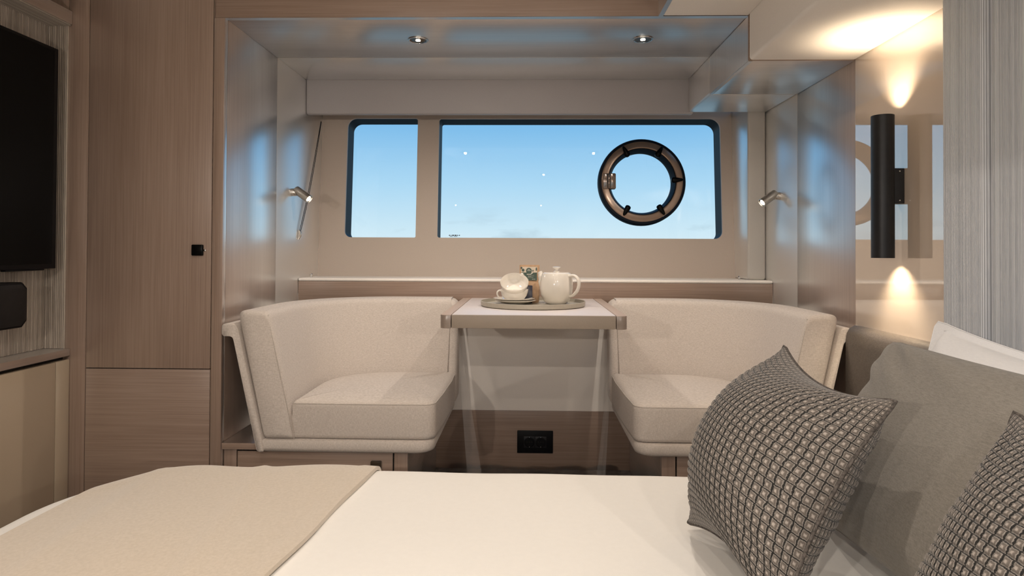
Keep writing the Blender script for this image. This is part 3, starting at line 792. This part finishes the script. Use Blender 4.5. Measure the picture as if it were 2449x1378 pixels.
# ---- wall sconce
def sconce(sy_, label):
    t = thing('wall_sconce', label, 'wall light', (.928, sy_, .864))
    sc_ = .928
    MB().lathe([(.0275, .864), (.0275, 1.2375), (.0258, 1.2375), (.0258, 1.10), (.0258, 1.0), (.0258, .864)], (sc_, sy_, 0), seg=48, closed_prof=True).build('tube', 'black_metal', t, smooth=True, angle=60)
    MB().lathe([(0, 1.175), (.0257, 1.175), (.0257, 1.19), (.012, 1.19), (0, 1.19)], (sc_, sy_, 0), seg=32).build('upper_lamp_holder', 'black_metal', t, smooth=True)
    MB().lathe([(0, .925), (.0257, .925), (.0257, .912), (.012, .912), (0, .912)], (sc_, sy_, 0), seg=32).build('lower_lamp_holder', 'black_metal', t, smooth=True)
    MB().lathe([(0, 1.1905), (.010, 1.1905), (.010, 1.194), (0, 1.195)], (sc_, sy_, 0), seg=20).build('bulb', 'bulb', t, smooth=True)
    MB().lathe([(0, .911), (.010, .911), (.010, .908), (0, .907)], (sc_, sy_, 0), seg=20).build('bulb', 'bulb', t, smooth=True)
    br = B(.948, XR - .0005, sy_ - .016, sy_ + .018, 1.006, 1.098).build('bracket', 'black_metal', t, .0015)
    for z in (1.014, 1.090):
        MB().lathe([(0, 0), (.0022, 0), (.0018, .001), (0, .0013)], (.963, sy_ - .016, z), (0, -1, 0), 12).build('screw', 'chrome', br, smooth=True)
    spot('lamp', (sc_, sy_, 1.200), (.0, 0, 1), SCONCE_W, 150, 1.0, .012, t, (1, .80, .56))
    spot('lamp', (sc_, sy_, .902), (.0, 0, -1), SCONCE_W, 150, 1.0, .012, t, (1, .80, .56))
sconce(1.712, 'black tubular up-and-down wall sconce on the glossy panel')
sconce(-.72, 'unseen black tubular wall sconce added on the far side of the bed head')  # unseen second sconce, added for softer light over the bed

# ---- reading lights
def reading(x, y, z, sgn, label, w_=.5, aim=None, ang=80):
    t = thing('reading_light', label, 'reading light', (x, y, z), 'reading lights')
    MB().lathe([(0, 0), (.0150, 0), (.0150, .018), (.0135, .0205), (0, .021)], (x, y, z), (sgn, 0, 0), 32).build('base', 'steel', t, smooth=True)
    d = Vector(aim or (sgn * .80, -.26, -.52)).normalized()
    c0 = Vector((x + sgn * .026, y - .002, z + .004)) - d * .012
    MB().lathe([(0, 0), (.0145, 0), (.0165, .002), (.0165, .073), (.0150, .074), (.0150, .070), (0, .070)], c0, d, 36).build('barrel', 'steel', t, smooth=True)
    MB().lathe([(0, .0702), (.0110, .0702), (.0090, .0725), (0, .0735)], c0, d, 24).build('bulb', 'reading_bulb', t, smooth=True)
    spot('lamp', tuple(c0 + d * .078), tuple(d), w_, ang, .8, .01, t)
reading(XL, 2.520, 1.104, 1, 'brushed steel reading light on the wall by the blind cord')
reading(XR, 2.528, 1.095, -1, 'brushed steel reading light on the wall near the sconce')

reading(XL, -.66, 1.104, 1, 'unseen steel reading light added as fill across the bed from the opposite side', 31, (.35, .93, -.12), 110)  # unseen lamp, added for low light reaching beneath the table
reading(XR, -.86, 1.104, -1, 'unseen steel reading light added as fill on the bed head side, opposite', 31, (-.45, .88, -.12), 110)  # second unseen lamp added for the same low fill
B(XL - .02, XL, YB - .05, -.55, 0, ZC).build('opposite_panel', 'leather', wl_, .001)
# ---- blind cord
t = thing('blind_cord', 'dark looped blind cord held by a grey cleat by the small window', 'cord', (XL, 2.6, .93))
for k, (dy_, dz_) in enumerate(((0, 0), (.014, .004))):
    pts = [(XL + .012, 2.832 + dy_ * .4, 1.4475), (XL + .012, 2.74 + dy_, 1.25), (XL + .010, 2.66 + dy_, 1.08), (XL + .007, 2.592 + dy_, .955)]
    MB().tube(smoothpath(pts), .0014, 8).build('strand', 'cord', t, smooth=True)
MB().loft([[(XL + .0005, 2.585 + a * .012, z), (XL + .010 * s_, 2.585 + a * .012, z), (XL + .010 * s_, 2.597 + a * .012, z), (XL + .0005, 2.597 + a * .012, z)] for z, a, s_ in ((.958, 1.0, .8), (.945, .7, 1.2), (.930, .2, 1.1), (.918, -.2, .5))]).build('cleat', 'steel', t, .001)

# ---- porthole in the big pane
n_ = Vector((0, -.9968, .0797)); c_p = wp(.515, 1.200, .085); u_ = Vector((1, 0, 0)); v_ = Vector((0, .0797, .9968))
t = thing('porthole', 'round bronze porthole with five latches set in the big window', 'porthole', tuple(c_p))
MB().lathe([(.1985, -.03), (.1985, .010), (.1955, .0165), (.1850, .0185), (.1850, -.03)], c_p, n_, 72, True).build('outer_ring', 'frame_black', t, smooth=True, angle=30)
MB().lathe([(.1848, -.03), (.1848, .0185), (.1800, .0215), (.158, .0235), (.1545, .0215), (.1535, -.03)], c_p, n_, 72, True).build('face_ring', 'bronze', t, smooth=True, angle=30)
MB().lathe([(.1533, -.035), (.1533, .016), (.1500, .016), (.1400, -.012), (.1395, -.035)], c_p, n_, 72, True).build('inner_gasket', 'frame_black', t, smooth=True, angle=30)
MB().add([c_p + n_ * -.02 + (u_ * math.cos(a) + v_ * math.sin(a)) * .1396 for a in [2 * math.pi * k / 64 for k in range(64)]], [tuple(range(64))]).build('pane', 'glass', t, solid=False)
for an in (119, 60, 2, -58, -119):
    ra = u_ * math.cos(R(an)) + v_ * math.sin(R(an)); tg = u_ * -math.sin(R(an)) + v_ * math.cos(R(an))
    rings = []
    for r_, w_, h0, h1 in [(.129, .005, .018, .034), (.132, .0115, .016, .040), (.139, .0132, .016, .043), (.151, .0118, .021, .042), (.165, .0088, .026, .040), (.177, .006, .0285, .038), (.181, .003, .030, .036)]:
        c = c_p + ra * r_
        rings.append([c + tg * w_ * math.cos(q) + n_ * ((h0 + h1) / 2 + (h1 - h0) / 2 * math.sin(q)) for q in [2 * math.pi * k / 12 for k in range(12)]])
    la = MB().loft(rings).build('latch', 'screen', t, smooth=True, angle=70)
    MB().lathe([(0, .005), (.0075, .005), (.0085, .012), (.0075, .030), (0, .031)], c_p + ra * .1415, n_, 18).build('latch_stud', 'frame_black', la, smooth=True)
hb = c_p - u_ * .1475
hg = MB().lathe([(0, -.0335), (.0062, -.0335), (.0075, -.031), (.0075, .031), (.0062, .0335), (0, .0335)], c_p - u_ * .152 + n_ * .030 - v_ * 0, v_, 20).build('hinge', 'hinge_metal', t, smooth=True)
def slab(u0, u1, v0, v1, h0, h1, r=.006):
    return MB().loft([[c_p + u_ * a + v_ * b + n_ * h for a, b in rrect(u0, u1, v0, v1, r, 5)] for h in (h0, h1)])
slab(-.1520, -.1205, -.036, .036, .006, .030).build('leaf', 'hinge_metal', hg, .002)
slab(-.178, -.1525, -.036, .036, .0215, .0285).build('leaf', 'hinge_metal', hg, .002)

# ---- pegs on the ledge ends
for x, y, lb_ in ((-.917, 2.700, 'small chrome peg on the ledge below the blind cord'), (.872, 2.690, 'small chrome peg on the ledge beside the leather column')):
    tag(MB().lathe([(0, 0), (.0035, 0), (.0030, .003), (.0030, .005), (.0055, .0075), (.0060, .011), (.004, .0145), (0, .0155)], (x, y, .762), seg=18).build('ledge_peg', 'chrome', None, smooth=True, origin=(x, y, .762)), lb_, 'peg', 'ledge pegs')

# ================================================================== BED
BX0, BX1, BY0, BY1, BR, ZB = -1.0, .925, -.45, 1.515, .30, .378
EDGE = .075
def wob(x, y):
    return .0035 * math.sin(5.1 * x + 2.0 * y + .6) + .0025 * math.sin(9.3 * x - 4.1 * y) + .0015 * math.sin(15 * y + 3 * x) + .0012 * math.sin(23 * x + 5 * y)
def bed_d(x, y):      # distance inside the rounded outline
    qx = max(BX0 + BR - x, 0); qy = max(y - (BY1 - BR), 0)
    if qx > 0 and qy > 0: return BR - math.hypot(qx, qy)
    return min(x - BX0, BY1 - y)
def drop(d):
    if d >= EDGE: return 0
    q = 1 - max(d, 0) / EDGE
    return EDGE * (1 - math.sqrt(max(0, 1 - q * q)))
def bed_z(x, y): return ZB + wob(x, y) * min(1, max(bed_d(x, y), 0) / .1) - drop(bed_d(x, y)) + .006 * min(1, bed_d(x, y) / .5)
t = thing('bed', 'island bed base and mattress under the white cover', 'bed', (0, .5, 0))
MB().prism(rrect(BX0 + .05, BX1, BY0 + .05, BY1 - .06, (.02, .02, .02, .26)), .001, .17).build('base', 'taupe_satin', t, .004)
MB().prism(rrect(BX0 + .02, BX1 - .002, BY0 + .02, BY1 - .02, (.03, .03, .03, BR - .02)), .171, ZB - EDGE - .012).build('mattress', 'white_cotton', t, .01)
# cover
def outline(d, seg=14):
    pts = rrect(BX0 + d, BX1 - .001, BY0, BY1 - d, (1e-3, 1e-3, 1e-3, max(BR - d, .02)), seg)
    # densify straight runs
    out = []
    for i, p in enumerate(pts):
        q = pts[(i + 1) % len(pts)]; L_ = math.hypot(q[0] - p[0], q[1] - p[1]); k = max(1, int(DENS[i]))
        for j in range(k): out.append((p[0] + (q[0] - p[0]) * j / k, p[1] + (q[1] - p[1]) * j / k))
    return out
base_pts = rrect(BX0, BX1, BY0, BY1, (1e-3, 1e-3, 1e-3, BR), 14)
DENS = [max(1, round(math.hypot(base_pts[(i + 1) % len(base_pts)][0] - p[0], base_pts[(i + 1) % len(base_pts)][1] - p[1]) / .03)) for i, p in enumerate(base_pts)]
rings = []
for z in (.17, .22, .27, ZB - EDGE): rings.append([(x, y, z) for x, y in outline(0)])
for k in range(1, 9):
    d = EDGE * (1 - math.cos(R(90 * k / 8))) if False else EDGE * k / 8
    rings.append([(x, y, ZB - drop(EDGE * (k / 8) ** 1.6) + wob(x, y) * min(1, EDGE * (k / 8) ** 1.6 / .1)) for x, y in outline(EDGE * (k / 8) ** 1.6)])
for d in (.10, .13, .16, .20, .24, .28):
    rings.append([(x, y, ZB + wob(x, y) + .006 * min(1, d / .5)) for x, y in outline(d)])
last = outline(.28); ccx, ccy = .1, .45
for q in (.85, .7, .55, .4, .2):
    rings.append([(ccx + (x - ccx) * q, ccy + (y - ccy) * q, ZB + wob(ccx + (x - ccx) * q, ccy + (y - ccy) * q) + .006 * min(1, .28 / .5)) for x, y in last])
cv = MB().loft(rings, False, True).build('bed_cover', 'sheet', None, smooth=True, origin=(0, .5, .17), angle=80)
tag(cv, 'smooth white cotton bed cover over the mattress', 'bed cover')
# throw
rows = []
xs = [-.915 + (.915 - .340) * k / 40 for k in range(41)]
def yedge(x):
    q = max(BX0 + BR - x, 0)
    return BY1 if q <= 0 else BY1 - BR + math.sqrt(max(BR * BR - q * q, 0))
TH = .007
top, bot = [], []
ss = [k / 60 for k in range(61)]
for k, x in enumerate(xs):
    ct, cb = [], []
    sh = -.035 * k / 40
    for s in ss:
        ye = yedge(x)
        yy = -.30 + (ye + .30) * (1 - (1 - s) ** 1.7)
        xx = x - .095 * max(0, 1.47 - yy) * (k / 40) ** 2 + .03 * max(0, 1.3 - yy) * (1 - k / 40) ** 2 + (.003 * math.sin(yy * 19) if k > 35 else 0) * (k - 35) / 5
        d = bed_d(min(max(xx, BX0 + .001), 1), yy)
        z = bed_z(xx, yy)
        lift = TH + .004 * math.sin(xx * 17 + yy * 6) * (.5 + .5 * math.sin(yy * 5)) + (.002 if k > 37 else 0) + .003 * math.exp(-((xx + .80 + .10 * (yy - 1.2)) / .016) ** 2) + .004 * math.exp(-((xx + .56 + .16 * (yy - 1.2)) / .014) ** 2)
        out_ = .9 * max(0, 1 - d / EDGE)
        ct.append((xx, yy + TH * out_, z + lift)); cb.append((xx, yy + .001 * out_, z + .0012))
    for j in range(1, 9):
        zz = ct[60][2] - j * .022 if j else 0
        wv = .006 * math.sin(x * 30 + j * .3) * j / 8
        ct.append((ct[60][0], ct[60][1] + .004 + wv, zz)); cb.append((ct[60][0], ct[60][1] - .006 + wv, zz))
    top.append(ct); bot.append(cb)
n1, n2 = len(xs), len(top[0])
vs = [p for r in top for p in r] + [p for r in bot for p in r]; fs = []
o2 = n1 * n2
for i in range(n1 - 1):
    for j in range(n2 - 1):
        a = i * n2 + j
        fs.append((a, a + 1, a + n2 + 1, a + n2)); fs.append((o2 + a, o2 + a + n2, o2 + a + n2 + 1, o2 + a + 1))
for j in range(n2 - 1):
    for i in (0, n1 - 1):
        a = i * n2 + j; fs.append((a, a + 1, o2 + a + 1, o2 + a))
for i in range(n1 - 1):
    for j in (0, n2 - 1):
        a = i * n2 + j; fs.append((a, a + n2, o2 + a + n2, o2 + a))
tag(MB().add(vs, fs).build('throw_blanket', 'throw', None, smooth=True, origin=(-.65, .6, .37), angle=80), 'soft beige wool throw across the foot of the bed', 'throw')

# ================================================================== PILLOWS
def pillow(name, label, cat, mat, corners, thick, N=40, pinch=.06, power=.42, flange=0, cells=0, group=None, back=.8, sag=0, wr=0.004, toward=(-1, -.4, .4), seamr=.0035, uvflip=False):
    A, Bc, C, D = [Vector(p) for p in corners]
    nrm = (C - A + D - Bc).cross(A - Bc + C - D).normalized()
    if nrm.dot(Vector(toward)) < 0: nrm = -nrm
    org = (Bc + D) / 2
    t = thing(name, label, cat, tuple(org), group)
    f_ = 1 - flange
    def pos(s, q, side, cs=0, cq=0):
        s2 = s * (1 - pinch * (1 - q * q)); q2 = q * (1 - pinch * (1 - s * s))
        # corners slightly rounded
        rr = max(0, abs(s) - .93) * max(0, abs(q) - .93) / (.07 * .07)
        k = 1 - .02 * rr
        s2 *= k; q2 *= k
        u, v = (s2 + 1) / 2, (q2 + 1) / 2
        p = (Bc * (1 - u) + D * u) * (1 - v) + (A * (1 - u) + C * u) * v
        a, b = min(abs(s) / f_, 1), min(abs(q) / f_, 1)
        h = ((1 - a ** 2.2) * (1 - b ** 2.2)) ** power
        cw = (abs(s) ** 3) * (abs(q) ** 3)
        wv = wr * (math.sin(9 * s + 14 * q) * (abs(s) ** 4 + abs(q) ** 4) * .5 + 2.0 * math.sin(26 * (abs(s) - abs(q))) * cw * (1 - cw)) * (1 if h > .02 else .3)
        e = 0
        if cells:
            fu, fv = ((cs + 1) / 2 * cells) % 1 - .5, ((cq + 1) / 2 * cells) % 1 - .5
            e = .0030 * (1 - min(1, (2 * max(abs(fu), abs(fv))) ** 3)) * min(1, h * 3)
        hh = h * thick * (.62 if side > 0 else .38 * back) + e
        p = p + nrm * (side * hh + wv * h * 2.2)
        p.z -= sag * (1 - s * s) * max(0, q)
        return p, ((cs + 1) / 2 * cells, (cq + 1) / 2 * cells)
    # even spacing of the weave over the curved face
    halfw = ((C - A).length + (A - Bc).length) / 4; tab = [(0.0, 0.0)]
    for k in range(1, 401):
        a0, a1 = (k - 1) / 400, k / 400
        hgt = lambda a: .62 * thick * max(0, 1 - min(a / f_, 1) ** 2.2) ** power
        tab.append((tab[-1][0] + math.hypot((a1 - a0) * halfw, hgt(a1) - hgt(a0)), a1))
    LT = tab[-1][0]
    def even(x):
        g = abs(x) * LT; lo, hi = 0, 400
        while hi - lo > 1:
            md = (lo + hi) // 2
            if tab[md][0] <= g: lo = md
            else: hi = md
        (g0, a0), (g1, a1) = tab[lo], tab[hi]
        return math.copysign(a0 + (a1 - a0) * (g - g0) / max(g1 - g0, 1e-9), x)
    vs, fs, uvs = [], [], []
    for side in (1, -1):
        o = len(vs)
        for j in range(N + 1):
            for i in range(N + 1):
                s, q = 2 * i / N - 1, 2 * j / N - 1
                if cells: p, uv = pos(even(s), even(q), side, s, q)
                else: p, uv = pos(math.sin(s * math.pi / 2), math.sin(q * math.pi / 2), side)
                vs.append(p); uvs.append(uv)
        for j in range(N):
            for i in range(N):
                a = o + j * (N + 1) + i
                fs.append((a, a + 1, a + N + 2, a + N + 1) if side > 0 else (a, a + N + 1, a + N + 2, a + 1))
    me = bpy.data.meshes.new('cover'); me.from_pydata([tuple(p - org) for p in vs], [], fs)
    uvl = me.uv_layers.new(name='UVMap')
    for lp in me.loops: uvl.data[lp.index].uv = uvs[lp.vertex_index]
    bm = bmesh.new(); bm.from_mesh(me); bmesh.ops.remove_doubles(bm, verts=bm.verts, dist=1e-5); bmesh.ops.recalc_face_normals(bm, faces=bm.faces); bm.to_mesh(me); bm.free()
    for p in me.polygons: p.use_smooth = True
    me.materials.append(M[mat])
    co = bpy.data.objects.new('cover', me); COL.objects.link(co); co.parent = t; co['_o'] = tuple(org)
    # seam round the edge
    K = 24; loop = []
    for a in range(K): loop.append(pos(-1 + 2 * a / K, -1, 1)[0])
    for a in range(K): loop.append(pos(1, -1 + 2 * a / K, 1)[0])
    for a in range(K): loop.append(pos(1 - 2 * a / K, 1, 1)[0])
    for a in range(K + 1): loop.append(pos(-1, 1 - 2 * a / K, 1)[0])
    MB().tube(loop, seamr, 8).build('seam', SEAM.get(mat, mat), t, smooth=True)
    return t
plain('quilt_seam', (.085, .073, .065), .9, .6, 260, .6)
SEAM = {'quilt': 'quilt_seam'}
pillow('quilted_cushion', 'grey-brown quilted cushion on the bed edge facing the corner seat by the sconce', 'cushion', 'quilt',
       [(.476, 1.212, .708), (.286, 1.172, .390), (.493, .872, .683), (.318, .830, .390)], .21, 7 * 34, .19, .66, 0, 34, 'quilted cushions', seamr=.0026, back=1.0, wr=.006)
pillow('quilted_cushion', 'grey-brown quilted cushion against the grey linen pillow, away from the seats', 'cushion', 'quilt',
       [(.590, .80, .690), (.414, .78, .392), (.608, .48, .665), (.433, .45, .392)], .165, 7 * 34, .18, .66, 0, 34, 'quilted cushions', seamr=.0026, back=.3, wr=.006)
pillow('linen_pillow', 'large grey-green linen pillow leaning between the quilted cushions and white pillow', 'pillow', 'linen',
       [(.680, 1.225, .714), (.535, 1.23, .392), (.725, .50, .715), (.575, .50, .392)], .14, 64, .05, .42, 0, 0, None, wr=.010, seamr=.002, back=.6)
pillow('white_pillow', 'white cotton pillow with flat flange resting on the ribbed headboard', 'pillow', 'white_cotton',
       [(.862, 1.385, .738), (.735, 1.36, .392), (.905, .62, .72), (.76, .60, .392)], .17, 64, .03, .42, .09, 0, None, wr=.006, seamr=.0012, back=.6, sag=.03)

for o in bpy.data.objects:
    if '_o' in o: del o['_o']
